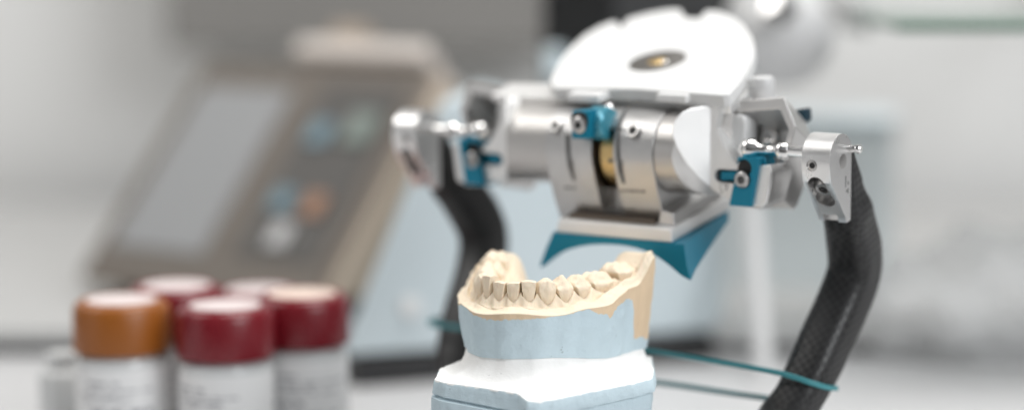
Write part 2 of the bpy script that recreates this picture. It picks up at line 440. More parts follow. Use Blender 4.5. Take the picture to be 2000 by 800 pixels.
for x0, x1 in ((1112, 1175), (1287, 1345)):
    a, b_ = AF.ray(x0, 178, p0, TN), AF.ray(x1, 182, p0, TN)
    yq = min(a.y, b_.y)
    b = MB().prism([Vector((a.x, yq - 1.6, a.z - 3.6)), Vector((b_.x, yq - 1.6, a.z - 3.6)), Vector((b_.x, yq - 1.6, a.z - .8)), Vector((a.x, yq - 1.6, a.z - .8))], (0, 8, 1.5))
    b.build('plate_tab', 'white', plate, bevel=.5)
# small pale knob behind the plate, right
q = AF.y(1488, 190, 16)
kn = MB().lathe([(0.1, 0), (3.6, .3), (4.0, 1.2), (4.0, 6.4), (3.0, 8.4), (3.0, 13), (0.1, 13.2)], q + Vector((0, 0, 7)), (0, .1, -1), 28).build('rear_knob', 'lamp', art)
MB().cyl((40, 15, q.z - 3), (q.x + 1, q.y, q.z - 3), 2.4, 20, .3).build('knob_rod', 'alu', kn)

# --- condylar housings (right one modelled, left one mirrored)
HY = 7.5
def fy(px, py, y=-10.0): return AF.y(px, py, y + HY)
def housing(mir):
    def B(mb, *a, **k):
        if mir: mb.mirror()
        return mb.build(*a, **k)
    face = [(1404, 209), (1398, 250), (1411, 280), (1424, 304), (1439, 322), (1450, 326), (1505, 322), (1500, 362), (1494, 402), (1442, 402), (1400, 375), (1384, 363), (1388, 208)]
    pf = [fy(*q) for q in face]
    body_poly = pf
    m = MB().prism(body_poly, (0, 11.5, 0))
    hs = B(m, 'condylar_housing', 'aluw', art, bevel=.9, seg=3, smooth=25)
    sg = -1 if mir else 1
    def mx(v): return Vector((v[0] * sg, v[1], v[2]))
    s0, s1 = fy(1407, 343), fy(1452, 344)
    c = MB().cyl(mx(s0 + Vector((0, -3, 0))), mx(s0 + Vector((0, 8, 0))), 2.3, 28)
    c2 = MB().box(min(s0.x * sg, s1.x * sg), max(s0.x * sg, s1.x * sg), -13 + HY, -2 + HY, s0.z - 2.3, s0.z + 2.3)
    cut(hs, c, c2)
    F0 = fy(1387, 290); E0 = AF.y(1312, 258, -14.2)
    en = Vector((F0.y - E0.y, -(F0.x - E0.x), 0)).normalized()
    ear = [AF.ray(*q, F0, en) for q in ((1402, 208.5), (1372, 207.5), (1346, 212), (1329, 220.5), (1318, 234.5), (1312, 250), (1312, 264), (1322, 292), (1340, 321), (1364, 348), (1384, 363.5), (1402, 377))]
    B(MB().prism(ear, -en * 3.0 + Vector((2.0, 6, 0))), 'ear_facing', 'aluw', hs, bevel=.5)
    # roof shell: falls towards the back
    outer = [(1402, 214), (1424, 201), (1450, 195), (1531, 189), (1553, 246), (1550, 262), (1534, 312), (1516, 362), (1505, 372)]
    inner = [(1410, 250), (1428, 228), (1450, 217), (1523, 213), (1540, 252), (1538, 262), (1523, 308), (1507, 352), (1499, 362)]
    po, pi = [fy(*q, -1.5) for q in outer], [fy(*q, -1.5) for q in inner]
    m = MB(); dv = Vector((0, 15, -8.5))
    n = len(po)
    vs = po + pi + [p + dv for p in po] + [p + dv for p in pi]; fs = []
    for i in range(n - 1):
        fs += [(i, i + 1, n + i + 1, n + i), (2 * n + i, 3 * n + i, 3 * n + i + 1, 2 * n + i + 1), (i, 2 * n + i, 2 * n + i + 1, i + 1), (n + i, n + i + 1, 3 * n + i + 1, 3 * n + i)]
    fs += [(0, n, 3 * n, 2 * n), (n - 1, 3 * n - 1, 4 * n - 1, 2 * n - 1)]
    m.add(vs, fs)
    B(m, 'roof_shell', 'alu', hs, bevel=.4, smooth=40)
    bw = [fy(*q, -1.5) + Vector((0, 14, -7.5)) for q in ((1408, 240), (1428, 218), (1450, 210), (1526, 206), (1546, 252), (1505, 372), (1440, 372), (1400, 300))]
    B(MB().prism(bw, (0, 2.5, 0)), 'back_wall', 'alu', hs, bevel=.3)
    # white upright block and polished dome inside the cavity
    u = [fy(*q, -3) for q in ((1424, 232), (1434, 223), (1452, 226), (1456, 240), (1450, 312), (1444, 322), (1420, 320), (1416, 306))]
    B(MB().prism(u, (0, 9, 0)), 'guide_block', 'white', hs, bevel=.9)
    dc = fy(1482, 272, 12)
    B(MB().lathe([(8.6, 0), (8.2, 2.0), (6.8, 4.0), (4.2, 5.2), (.1, 5.6)], dc + Vector((0, 2, 0)), (0, -1, .1), 40), 'fossa_dome', 'chrome', hs)
    # lower block right of the teal lock
    lb = [fy(*q, -10.8) for q in ((1474, 323), (1503, 322), (1506, 330), (1496, 396), (1490, 403), (1461, 402))]
    B(MB().prism(lb, (0, 1.0, 0)), 'stop_pad', 'aluw', hs, bevel=.5)
    sb = [fy(*q, -9.4) for q in ((1462, 330), (1507, 328), (1510, 345), (1496, 402), (1486, 410), (1440, 404))]
    B(MB().prism(sb, (0, 14.5, 1.2)), 'stop_block', 'alu', hs, bevel=1.6, seg=3)
    # teal lock
    tl = [fy(*q, -12.2) for q in ((1441, 307), (1484, 309), (1481, 322), (1466, 404), (1424, 401), (1430, 372), (1437, 340))]
    lk = B(MB().prism(tl, (0, 9.0, 0)), 'lock_block', 'teal', hs, bevel=.6)
    rc = fy(1452, 338, -12.2)
    oval = MB().cyl(mx(rc + Vector((0, -2, 1.6))), mx(rc + Vector((0, 2.2, 1.6))), 3.0, 32)
    oval2 = MB().cyl(mx(rc + Vector((-.3, -2, -2.0))), mx(rc + Vector((-.3, 2.2, -2.0))), 3.0, 32)
    cut(lk, oval, oval2)
    B(MB().cyl(rc + Vector((0, 1.9, 1.2)), rc + Vector((0, 2.4, 1.2)), 3.2, 28), 'screw_recess', 'dark', lk)
    sc = fy(1449, 351, -12.4)
    B(MB().lathe([(2.7, -1.6), (2.7, .3), (2.2, .75), (1.35, .75), (1.2, .0)], sc, (0, -1, 0), 32), 'lock_screw', 'screw', lk)
    B(MB().lathe([(1.25, 0), (1.25, .2)], sc, (0, -1, 0), 6), 'hex_socket', 'grey', lk)
    ta = [fy(*q, -9.0) for q in ((1407, 334), (1438, 333), (1438, 352), (1407, 353))]
    B(MB().prism(ta, (0, 4, 0)), 'lock_tongue', 'teal', lk, bevel=.5)
    hk = [fy(*q, -9.5) for q in ((1470, 304), (1490, 304), (1494, 314), (1499, 336), (1493, 330), (1486, 316), (1472, 314))]
    B(MB().prism(hk, (0, 7, 0)), 'lock_hook', 'teal', lk, bevel=.4)
    # rear lever tip and engraved figure
    rl = [fy(*q, 13) for q in ((1538, 226), (1556, 214), (1572, 211), (1574, 236), (1556, 246), (1540, 244))]
    B(MB().prism(rl, (0, 5, 0)), 'rear_lever', 'tealdk', hs, bevel=.8)
    rl = [fy(*q, 8) for q in ((1530, 356), (1538, 362), (1534, 384), (1526, 388))]
    B(MB().prism(rl, (0, 4, 0)), 'rear_catch', 'teal', hs, bevel=.5)
    if not mir:
        b = MB()
        for x0, y0, x1, y1 in ((1405, 360, 1409, 360), (1405, 367, 1409, 367), (1407, 372, 1412, 376), (1413, 361, 1421, 361), (1421, 361, 1417, 372)):
            a, c = fy(x0, y0, -10.05), fy(x1, y1, -10.05); t = (c - a).normalized(); s = Vector((-t.z, 0, t.x)) * .18
            b.prism([a - s, c - s, c + s, a + s], (0, .3, 0))
        b.build('engraved_figure', 'grey', hs)
    # condyle pin: belongs to the post, reaches into the housing
    m = MB().lathe([(.1, -4.0), (1.8, -3.6), (3.0, -2.6), (3.6, -1.0), (3.7, 0), (3.3, 1.7), (2.2, 3.0), (1.75, 3.8), (1.7, 8.6), (2.0, 9.6), (2.9, 10.6), (3.1, 12), (2.7, 13.6), (2.0, 14.4),
                    (1.9, 20), (1.9, 25)], (55, 0, ZC), (1, 0, 0), 36)
    B(m, 'condyle_pin', 'chrome', art)

def post(mir):
    def B(mb, *a, **k):
        if mir: mb.mirror()
        return mb.build(*a, **k)
    sg = -1 if mir else 1
    X0, X1 = 78.0, 88.0
    pts = []
    cy, cz, rr = .2, ZC - 1.6, 8.4
    for k in range(25):
        t = lerp(R(192), R(34), k / 24); pts.append((cy + rr * math.cos(t), cz + rr * math.sin(t)))
    pts += [(7.2, ZC + 2.0), (7.4, ZC - 21.8), (4.6, ZC - 22.4), (3.6, ZC - 20.4), (-6.8, ZC - 8.6)]
    hd = B(MB().prism([(X0, y, z) for y, z in pts], (X1 - X0, 0, 0)), 'post_head', 'head', art, bevel=1.1, seg=3, smooth=25)
    nf = Vector((0, -.75, -.66))
    def fo(px, py): return AF.ray(px, py, (0, -7.6, ZC - 8), nf)
    xm = 83.0
    a = Vector((xm - .5, -5.6, ZC - 9.9)); b_ = Vector((xm + .3, -1.5, ZC - 14.7))
    mv = lambda v: Vector((v.x * sg, v.y, v.z))
    # overlapping round cutters make the oblong pocket
    cs = [MB().cyl(mv(a.lerp(b_, t) + nf * 4), mv(a.lerp(b_, t) - nf * 4.5), 3.3, 32) for t in (0, .5, 1)]
    sh = Vector((81.6, -8.2, ZC - 3.2)); sn = Vector((0, -1, -.05)).normalized()
    cs.append(MB().cyl(mv(sh + sn * 3), mv(sh - sn * 1.6), 1.9, 28))
    cs.append(MB().box(min((X0 + 2.0) * sg, (X0 + 7.2) * sg), max((X0 + 2.0) * sg, (X0 + 7.2) * sg), -2, 6.2, ZC - 26, ZC - 20.0))
    cut(hd, *cs)
    B(MB().lathe([(2.0, -.2), (2.0, .5), (1.5, .7), (1.0, .7), (.9, .1)], sh - sn * 1.2, sn, 24), 'set_screw', 'screw', hd)
    B(MB().lathe([(1.0, 0), (1.0, .25)], sh - sn * 1.0, sn, 6), 'hex_socket', 'dark', hd)
    c = a.lerp(b_, .55) - nf * 3.2
    B(MB().lathe([(3.2, -.8), (3.2, 1.0), (2.6, 1.6), (1.5, 1.6), (1.3, .7)], c, nf, 30), 'clamp_screw', 'screw', hd)
    B(MB().lathe([(1.45, .6), (1.45, .9)], c, nf, 6), 'hex_socket', 'dark', hd)
    # outer side: pin seat, pin end and engraving
    B(MB().lathe([(2.5, -.3), (2.5, .06), (1.9, .12), (.1, .14)], (X1, 1.2, ZC - 2.2), (1, 0, 0), 30), 'pin_seat', 'screw', hd)
    B(MB().lathe([(1.2, -2), (1.2, 3.2), (1.5, 3.5), (1.5, 4.6), (1.1, 5.1), (.1, 5.2)], (X1 - .5, 4.6, ZC + 1.6), (1, .12, .02), 20), 'stop_pin', 'chrome', hd)
    b = MB()
    for y, z, hh in ((3.4, ZC - 8.6, 3.0), (3.4, ZC - 10.5, .5), (5.2, ZC - 9.5, 1.2), (5.2, ZC - 12, 1.6), (4.2, ZC - 12, .7)):
        b.box(X1 - .1, X1 + .08, y - .22, y + .22, z - hh / 2, z + hh / 2)
    B(b, 'engraved_marks', 'grey', hd)
    # carbon arm
    ctl = [(83, 9.0, ZC + .8), (83, 12.2, ZC - 9), (81.8, 17.2, ZC - 18.5), (79.8, 24.4, ZC - 27), (78.2, 31.0, ZC - 36), (76.8, 33.0, ZC - 44), (75.0, 28.6, ZC - 54), (73.3, 21.0, ZC - 64.5), (71.8, 13.0, ZC - 75),
           (69, 6.0, ZC - 85), (62, 1, ZC - 94), (48, -8, ZC - 103), (24, -16, ZC - 107)]
    path = spline(ctl, 8)
    n = len(path)
    wt = [(0, 4.4), (.1, 5.0), (.2, 7.2), (.32, 8.0), (.6, 8.0), (.75, 7.2), (1, 8)]
    ht = [(0, 2.0), (.1, 5.6), (.2, 8.0), (.32, 8.4), (.6, 8.0), (.75, 7.0), (1, 7.5)]
    m = MB(); rs = []
    for i, p in enumerate(path):
        t = path[min(i + 1, n - 1)] - path[max(i - 1, 0)]; t.normalize()
        e = Vector((1, 0, 0)) if abs(t.x) < .85 else Vector((0, -1, 0))
        s = (Vector((1, 0, 0)) - t * t.x) if abs(t.x) < .8 else None
        k = i / (n - 1)
        if s is None or k > .74:
            s = Vector((1, 0, 0)).lerp(Vector((0, -.6, .8)), sst(.72, .95, k)); s = s - t * s.dot(t)
        s.normalize(); u = t.cross(s)
        a_, b__ = table1(wt, k), table1(ht, k)
        rs.append([p + s * q[0] + u * q[1] for q in rrect(a_, b__, min(a_, b__) * .62, 7)])
    B(m.rings(rs), 'carbon_arm', 'carbon', art, smooth=50)

for mir in (False, True): housing(mir); post(mir)
F0 = fy(1387, 290); E0 = AF.y(1312, 258, -14.2)
en = Vector((F0.y - E0.y, -(F0.x - E0.x), 0)).normalized(); ed = (F0 - E0); ed.z = 0; ed.normalize()
cs = []
for sg in (1, -1):
    q = [E0 - ed * 30 - en * .2, E0 + ed * 60 - en * .2, E0 + ed * 60 + en * 60, E0 - ed * 30 + en * 60]
    m = MB().prism([Vector((p.x, p.y, ZC - 40)) for p in q], (0, 0, 80))
    cs.append(m if sg > 0 else m.mirror())
cut(tube, *cs)
bf = MB().prism([(x, y, 5) for x, y in ((-34, -100), (34, -100), (44, -60), (58, -12), (44, 4), (-44, 4), (-58, -12), (-44, -60))], (0, 0, 9)).build('base_frame', 'carbon', art, bevel=2, seg=3)
for x, y in ((-28, -92), (28, -92), (-46, -6), (46, -6)):
    MB().lathe([(5, 0), (6, .6), (6, 4.4), (5.4, 5.2)], (x, y, 0), (0, 0, 1), 24).build('foot', 'black', art)

# ================================================================== DENTAL MODEL
_i = at(989, 549, 699)
CD = 25.0
CFm = Frame(_i.x, _i.y, -CD)
ZI = _i.z
model = thing('dental_model', CFm, 'cream stone model of a lower jaw with worn teeth on a pale blue plaster base', 'dental model', z=0)
PA, PB, PE = 35.5, 25.0, 2.5
xs = [i * .02 for i in range(0, 1500)]
def yc(x): return PA * (abs(x) / PB) ** PE
arc = [0.0]
for i in range(1, len(xs)): arc.append(arc[-1] + math.hypot(xs[i] - xs[i - 1], yc(xs[i]) - yc(xs[i - 1])))
def arch(s):
    """point, tangent (towards the right end), outward normal on the facial curve at arc length s"""
    a = abs(s); lo, hi = 0, len(arc) - 1
    while hi - lo > 1:
        k = (lo + hi) // 2
        if arc[k] <= a: lo = k
        else: hi = k
    t = (a - arc[lo]) / (arc[hi] - arc[lo]); x = lerp(xs[lo], xs[hi], t)
    sl_ = PA * PE / PB * (x / PB) ** (PE - 1)
    tv = Vector((1, sl_, 0)).normalized()
    if s < 0: tv = Vector((tv.x, -tv.y, 0)); x = -x
    return Vector((x, yc(x), 0)), tv, Vector((tv.y, -tv.x, 0))
W = [('incisor', 4.7), ('lateral', 5.3), ('canine', 6.5), ('premolar', 7.1), ('premolar2', 7.8), ('molar', 11.5), ('molar2', 10.2)]
teeth = []
for sd in (1, -1):
    s = .05
    for k, w in W:
        teeth.append((k, w, sd * (s + w / 2), sd)); s += w + .0
S_M2 = s
S_END = s + 5.6
# heights (mm above table) of margin and tip along |s|
TIP = [(0, ZI), (8, ZI + .3), (13, ZI + 1.0), (20, ZI + .7), (27, ZI + .3), (37, ZI + .1), (47, ZI + 1.9), (56, ZI + 3.0)]
MAR = [(0, ZI - 6.5), (7, ZI - 6.0), (13, ZI - 7.4), (20, ZI - 7.1), (27, ZI - 6.6), (37, ZI - 5.6), (47, ZI - 3.2), (52, ZI - .4), (57, ZI + 4.4), (62, ZI + 5.0)]
def lin(tab, x):
    for (x0, y0), (x1, y1) in zip(tab, tab[1:]):
        if x <= x1: return lerp(y0, y1, (x - x0) / (x1 - x0))
    return tab[-1][1]
def rim_r(s): return 7.2 + .35 * math.sin(s * .21 + 1) + .2 * math.sin(s * .83) - (3.0 if s > 0 else 1.0) * sst(30, 57, abs(s)) - (1.5 if s < 0 else 0) * sst(0, 20, -s)
def zrim(s):
    a = abs(s); base = ZI - 9.1 + .5 * math.sin(s * .35)
    return base + (6.4 if s > 0 else 4.5) * sst(18, 58, a) ** 1.1 + (5.9 if s > 0 else 1.0) * sst(S_END - 9.0, S_END - .5, a)
def depth_at(s): return lin([(0, 5.5), (12, 6.8), (22, 7.6), (30, 9.2), (60, 9.2)], abs(s))
edges = sorted([sd_ * e for sd_ in (1, -1) for e in [0] + [sum(w for _, w in W[:k + 1]) for k in range(7)]])
cents = [(t[2], t[1]) for t in teeth]
def scallop(s):
    """0 at the middle of a tooth, 1 at a papilla"""
    a = abs(s)
    if a > S_M2: return 0.0
    c, w = min(cents, key=lambda q: abs(q[0] - s) / q[1])
    return min(1, (abs(c - s) / (w / 2))) ** 1.7

def mnoise(p, sc, amp, seed=0): return mn.noise(Vector(p) * sc + Vector((seed * 7.1, seed * 3.3, seed))) * amp
def gum():
    m = MB(); NS = 420; rs = []
    for i in range(NS + 1):
        s = lerp(-S_END, S_END, i / NS); p, t, n = arch(s); a = abs(s)
        zm0 = lin(MAR, a) - (3.2 * sst(S_M2 - 2, S_M2 + 3, a) if s < 0 else 0); sc = scallop(s); end = sst(S_M2 - 1, S_M2 + 4.5, a)
        pap = lin([(0, 3.2), (10, 3.4), (20, 3.6), (30, 3.0), (44, 2.2), (50, 0)], a)
        zm = zm0 + pap * sc
        zr = zrim(s); D = depth_at(s); Rr = rim_r(s)
        jug = .55 * math.cos(min(1, sc) * math.pi) * (1 - end)
        zs = zr + .9 + .35 * math.sin(s * .6) + lin([(0, 0), (30, .2), (50, 1.2)], a)
        zb_ = min(zm0 - 1.6, lerp(zs, zm0, .62))
        n0 = min(3.45, Rr - 1.5); dn = 3.45 - n0
        pr = [(Rr - .8, zr - .5), (Rr + .14, zr - .44), (Rr + .10, zr - .10), (Rr - .35, zr + .08), (lerp(Rr - .35, n0, .34), zr + .30), (lerp(Rr - .35, n0, .68), zr + .55 + .2 * math.sin(s)), (n0, zs + .02), (n0 - .4, zs + .05), (n0 - .5, zs + .55),
              (2.75 - dn * .8 + jug * .6, lerp(zs, zb_, .45)), (2.45 - dn * .6 + jug, lerp(zs, zb_, .75)), (2.05 - dn * .4 + jug, zb_), (1.5 + jug * .9 - .25 * sc, lerp(zb_, zm, .45)), (1.05 + jug * .55 - .45 * sc, lerp(zb_, zm, .78)),
              (.85 + .15 * jug - .95 * sc, zm - .18), (.50 - 1.1 * sc, zm + .06), (-.35 - .9 * sc, zm - .12), (-1.2 - .6 * sc, zm - .5), (-D * .5, zm - .3 - .6 * (1 - sc)), (-D * .85, zm - .6), (-D * 1.02, zm - 1.1), (-D * 1.12, zm0 - 2.2), (-D * 1.2 - .6, lerp(zm0, ZI - 9, .5)),
              (-D * 1.25 - 1.4, ZI - 9.2), (-D * 1.3 - 2.2, ZI - 11.5)]
        if end > 0:
            q2 = []
            for a_, b_ in pr:
                if a_ > 3.3: q2.append((a_, b_))
                else:
                    tq = sst(3.3, -1.0, a_) if a_ > -1 else 1
                    q2.append((a_, lerp(b_, lerp(zs, zm, tq) if a_ > -D else b_, end)))
            ef = sst(S_M2 - 2.0, S_M2 + 3.0, a)
            pr = [(a_, lerp(b_, max(b_, zr + .35 + .25 * min(1, max(0, Rr - a_))), ef) if (a_ > -7 and a_ < Rr - .5) else b_) for a_, b_ in q2]
        row = []
        for k, (nn, z) in enumerate(pr):
            q = p + n * nn + Vector((0, 0, z))
            amp = .16 if k > 3 else .05
            q += n * (mnoise(q, .55, amp) + mnoise(q, 1.7, amp * .5, 2)) + Vector((0, 0, mnoise(q, .8, amp * .7, 5)))
            row.append(q)
        rs.append(row)
    m.rings(rs, closed=False, cap0=False, cap1=False)
    m.f = [q[::-1] for q in m.f]
    # close the two back ends
    n_ = len(rs[0])
    o = len(m.v)
    for row, fl in ((rs[0], False), (rs[-1], True)):
        nd = arch(-S_END if not fl else S_END)[2]
        lowr = [Vector((q.x, q.y, min(q.z, ZI - 11.4))) - nd * .15 * max(0, q.z - ZI + 11.4) for q in row]
        o = len(m.v); m.v += row + lowr
        m.f += [[o + i, o + i + 1, o + n_ + i + 1, o + n_ + i] for i in range(n_ - 1)]
    g_ = m.build('gum_ridge', 'stone', model, smooth=70, fix=True)
    sb_ = g_.modifiers.new('subsurf', 'SUBSURF'); sb_.levels = sb_.render_levels = 1
    return g_
gum()
# tongue floor between the two sides
fl = [arch(lerp(-S_END, S_END, i / 60)) for i in range(61)]
MB().prism([p - n * (4 if abs(i - 30) > 6 else 2.5) + Vector((0, 0, ZI - 16)) for i, (p, t, n) in enumerate(fl)], (0, 0, 6.2)).build('tongue_floor', 'stone', model, bevel=.5)

def cube_dirs(N):
    idx = {}; vs = []; fs = []
    def vid(x, y, z):
        k = (round(x, 5), round(y, 5), round(z, 5))
        if k not in idx: idx[k] = len(vs); vs.append(Vector((x, y, z)))
        return idx[k]
    for ax in range(3):
        for sg in (-1, 1):
            for i in range(N):
                for j in range(N):
                    q = []
                    for di, dj in ((0, 0), (1, 0), (1, 1), (0, 1)):
                        c = [0, 0, 0]; c[ax] = sg; c[(ax + 1) % 3] = -1 + 2 * (i + di) / N; c[(ax + 2) % 3] = -1 + 2 * (j + dj) / N
                        q.append(vid(*c))
                    fs.append(q if sg > 0 else q[::-1])
    return vs, fs
CV, CFc = cube_dirs(18)
CUSPS = {'premolar': [(0, .42, 1.5, .5), (0, -.55, .5, .5)], 'premolar2': [(-.05, .42, 1.2, .5), (.35, -.5, .6, .4), (-.3, -.5, .6, .4)],
         'molar': [(-.5, .42, 1.35, .36), (.12, .48, 1.2, .34), (.62, .38, .9, .3), (-.42, -.5, 1.3, .4), (.42, -.5, 1.2, .4)],
         'molar2': [(-.45, .45, 1.3, .4), (.45, .45, 1.2, .4), (-.42, -.5, 1.2, .4), (.42, -.5, 1.1, .4)]}
def tooth(kind, w, s, sd, seed):
    rnd = random.Random(seed)
    p, t, n = arch(s)
    tip = lin(TIP, abs(s)) + (1.0 * sst(20, 45, -s)) + rnd.uniform(-.12, .12) + (1.2 if kind == 'lateral' and sd < 0 else .35 if kind == 'lateral' else -.1 if kind == 'incisor' else 0); mar = lin(MAR, abs(s)) - .3; root = mar - 2.6
    H = tip - root; tm = (mar - root) / H
    D = {'incisor': 5.4, 'lateral': 5.6, 'canine': 6.8, 'premolar': 7.0, 'premolar2': 7.6, 'molar': 9.0, 'molar2': 8.8}[kind]
    front = kind in ('incisor', 'lateral', 'canine'); inc = kind in ('incisor', 'lateral')
    k_ = {'incisor': .70, 'lateral': .70, 'canine': .5}.get(kind, .50)
    rot = rnd.uniform(-7, 7) if inc else rnd.uniform(-3, 3)
    tilt = rnd.uniform(-.03, .03)
    cerv = {'incisor': .52, 'lateral': .50, 'canine': .55, 'premolar': .50, 'premolar2': .52, 'molar': .66, 'molar2': .68}[kind]
    ms = -sd                                  # mesial side sign in x
    vs = []
    for c in CV:
        sph = c.normalized(); q = sph.lerp(c, k_)
        if not inc: q = Vector((q.x, q.y, q.z))
        tt = (q.z + 1) / 2
        z = tt * H
        tc_ = max(0, (tt - tm) / (1 - tm))    # 0 at the margin, 1 at the tip
        if inc: wx = lerp(cerv, 1.0, min(1, tc_ * 1.05) ** .72)
        elif kind == 'canine': wx = lerp(cerv, 1.05, sst(0, .62, tc_)) * (1 - .16 * sst(.7, 1, tc_))
        else: wx = lerp(cerv, 1.04, sst(0, .66, tc_)) * (1 - .10 * sst(.75, 1, tc_))
        if tt < tm: wx = cerv * lerp(.8, 1, tt / tm)
        x = q.x * w / 2 * wx
        if inc:
            dy = lerp(1.0, .50, tc_ ** .8); lab = .55 - 1.1 * (1 - tc_) * .25
            y = (q.y - 1) * D / 2 * dy + .55 + .45 * math.sin(tc_ * 2.6) * max(0, q.y) - .12 * (q.x * 1.0) ** 2 * (q.y > 0)
        elif kind == 'canine':
            dy = lerp(1.0, .5, tc_ ** 1.1)
            y = (q.y - 1) * D / 2 * dy + .55 + .75 * math.sin(min(1, tc_ * 1.1) * 2.5) * max(0, q.y) - .25 * q.x ** 2 * max(0, q.y)
        else:
            dy = lerp(1.0, .74, sst(.45, 1, tc_))
            y = (q.y - 1) * D / 2 + (1 - dy) * -q.y * D / 2 + .35 + .7 * math.sin(min(1, tc_ * 1.25) * 2.7) * max(0, q.y)
        up = sst(.35, .95, q.z)
        if inc:
            z += up * (-.0 + tilt * x * 4 - .28 * (q.y > 0) * 0 + (.22 if kind == 'lateral' else 0) * q.x * ms)
        if kind == 'canine':
            z += up * (.1 - .75 * max(0, abs(q.x - .1 * ms) - .25) ** 1.2 - .5 * max(0, -q.y))
            y += .32 * max(0, 1 - abs(q.x) * 2.2) * sst(.1, .6, tc_) * max(0, q.y)
        if kind in CUSPS:
            h = -1.15
            for cx, cy, ch, cr in CUSPS[kind]:
                cxx = cx * (-ms) if True else cx
                r2 = ((q.x - cxx) / cr) ** 2 + ((q.y - cy) / cr) ** 2
                h += (ch + .55) * math.exp(-r2 * .9)
            z += sst(.25, .8, q.z) * h
            if q.y > 0:                       # ridge down from each buccal cusp, groove between
                for cx, cy, ch, cr in CUSPS[kind]:
                    if cy > 0: y += .42 * math.exp(-((q.x - cx * (-ms)) / (cr * .75)) ** 2) * sst(.15, .7, tc_) * q.y
        a = R(rot); x, y = x * math.cos(a) - (y + D / 2 - .5) * math.sin(a), x * math.sin(a) + (y + D / 2 - .5) * math.cos(a) - D / 2 + .5
        g = p + t * x + n * y + Vector((0, 0, root + z))
        g += n * (mnoise(g, .7, .2, 3) + mnoise(g, 2.0, .11, 4)) + t * mnoise(g, .8, .10, 8) + Vector((0, 0, mnoise(g, 1.1, .10, 6)))
        vs.append(g)
    return MB().add(vs, CFc).build('tooth', 'stone', model, smooth=60 if not inc else 42)
for i, (k, w, s, sd) in enumerate(teeth): tooth(k, w, s, sd, 11 + i)

# --- blue plaster block under the stone arch
ZB = ZI - 23.6
def block_ring(z_of, inset, n=300):
    pts = []
    for i in range(n + 1):
        s = lerp(-S_END, S_END, i / n); p, t, nn = arch(s)
        Rr = rim_r(s)
        pts.append(p + nn * (Rr - inset(s)) + Vector((0, 0, z_of(s))))
    return pts
NW = 44
rows = []
for k in range(NW + 1):
    t = k / NW
    rows.append(block_ring(lambda s: lerp(zrim(s) - .4, ZB + .4 * math.sin(s * .15) - (3.6 if s > 0 else .8) * sst(6, 58, abs(s)), t), lambda s: -.02 + t * (.13 * (zrim(s) - ZB)) - .35 * math.sin(t * math.pi)))
mb = MB()
for row in rows:
    for i, q in enumerate(row):
        q += arch(lerp(-S_END, S_END, i / (len(row) - 1)))[2] * (mnoise(q, .22, .35, 1) + mnoise(q, .9, .10, 2))
def backed(row, zb):
    a, b_ = row[-1], row[0]
    return row + [Vector((lerp(a.x, b_.x, t), lerp(a.y, b_.y, t), min(zb, a.z))) for t in (.10, .14, .5, .86, .90)]
ZF = ZI - 13.5
inn = [q - arch(lerp(-S_END, S_END, i / (len(rows[0]) - 1)))[2] * 2.0 for i, q in enumerate(rows[0])]
inl = [Vector((q.x, q.y, min(q.z, ZF))) for q in inn]
full = [backed(inl, ZF), backed(inn, ZF)] + [backed(r_, ZF) for r_ in rows]
mb.rings(full, closed=True, cap0=True, cap1=True)
blk = mb.build('plaster_block', M['stained'], model, smooth=60)
# where cream stone has run down the blue plaster
def in_poly(x, y, pg):
    c = False; j = len(pg) - 1
    for i in range(len(pg)):
        if (pg[i][1] > y) != (pg[j][1] > y) and x < (pg[j][0] - pg[i][0]) * (y - pg[i][1]) / (pg[j][1] - pg[i][1]) + pg[i][0]: c = not c
        j = i
    return c
me = blk.data
attr = me.attributes.new('stone', 'FLOAT', 'POINT')
vals = []
# run depth below the rim (mm) along arc length, right side: a short ragged run, then a long one at the back corner
RUN = [(-60, 9), (-50, 4.5), (-40, 2.6), (-30, 1.6), (-20, .9), (-13, .1), (-9, .4), (-5, 1.2), (0, 2.2), (6, 2.0), (11, .8), (14, .1), (20, .3), (24, .6), (26.5, 1.9), (29, 2.7), (30.8, 3.0), (31.6, 4.5), (33.2, 4.8), (34.2, 3.4), (35.6, 3.7), (37, 2.8), (39, 3.5), (41, 3.0), (43.5, 3.6), (45.6, 4.4), (46.6, 8), (47.4, 14), (49, 17.6), (51, 19.4), (53, 21), (55, 24), (57, 27), (64, 28)]
for v in me.vertices:
    q = v.co / MM
    # nearest arc length
    best = min((((arch(s)[0] + arch(s)[2] * 6).xy - q.xy).length, s) for s in [lerp(-S_END, S_END, i / 90) for i in range(91)])[1]
    best = min((((arch(s)[0] + arch(s)[2] * 6).xy - q.xy).length, s) for s in [best + .12 * d for d in range(-9, 10)])[1]
    dep = zrim(best) - q.z + mnoise(q, .8, .5, 9) + mnoise(q, 2.2, .25, 4)
    vals.append(max(-1, min(1, (lin(RUN, best) - dep) * .55)))
attr.data.foreach_set('value', vals)

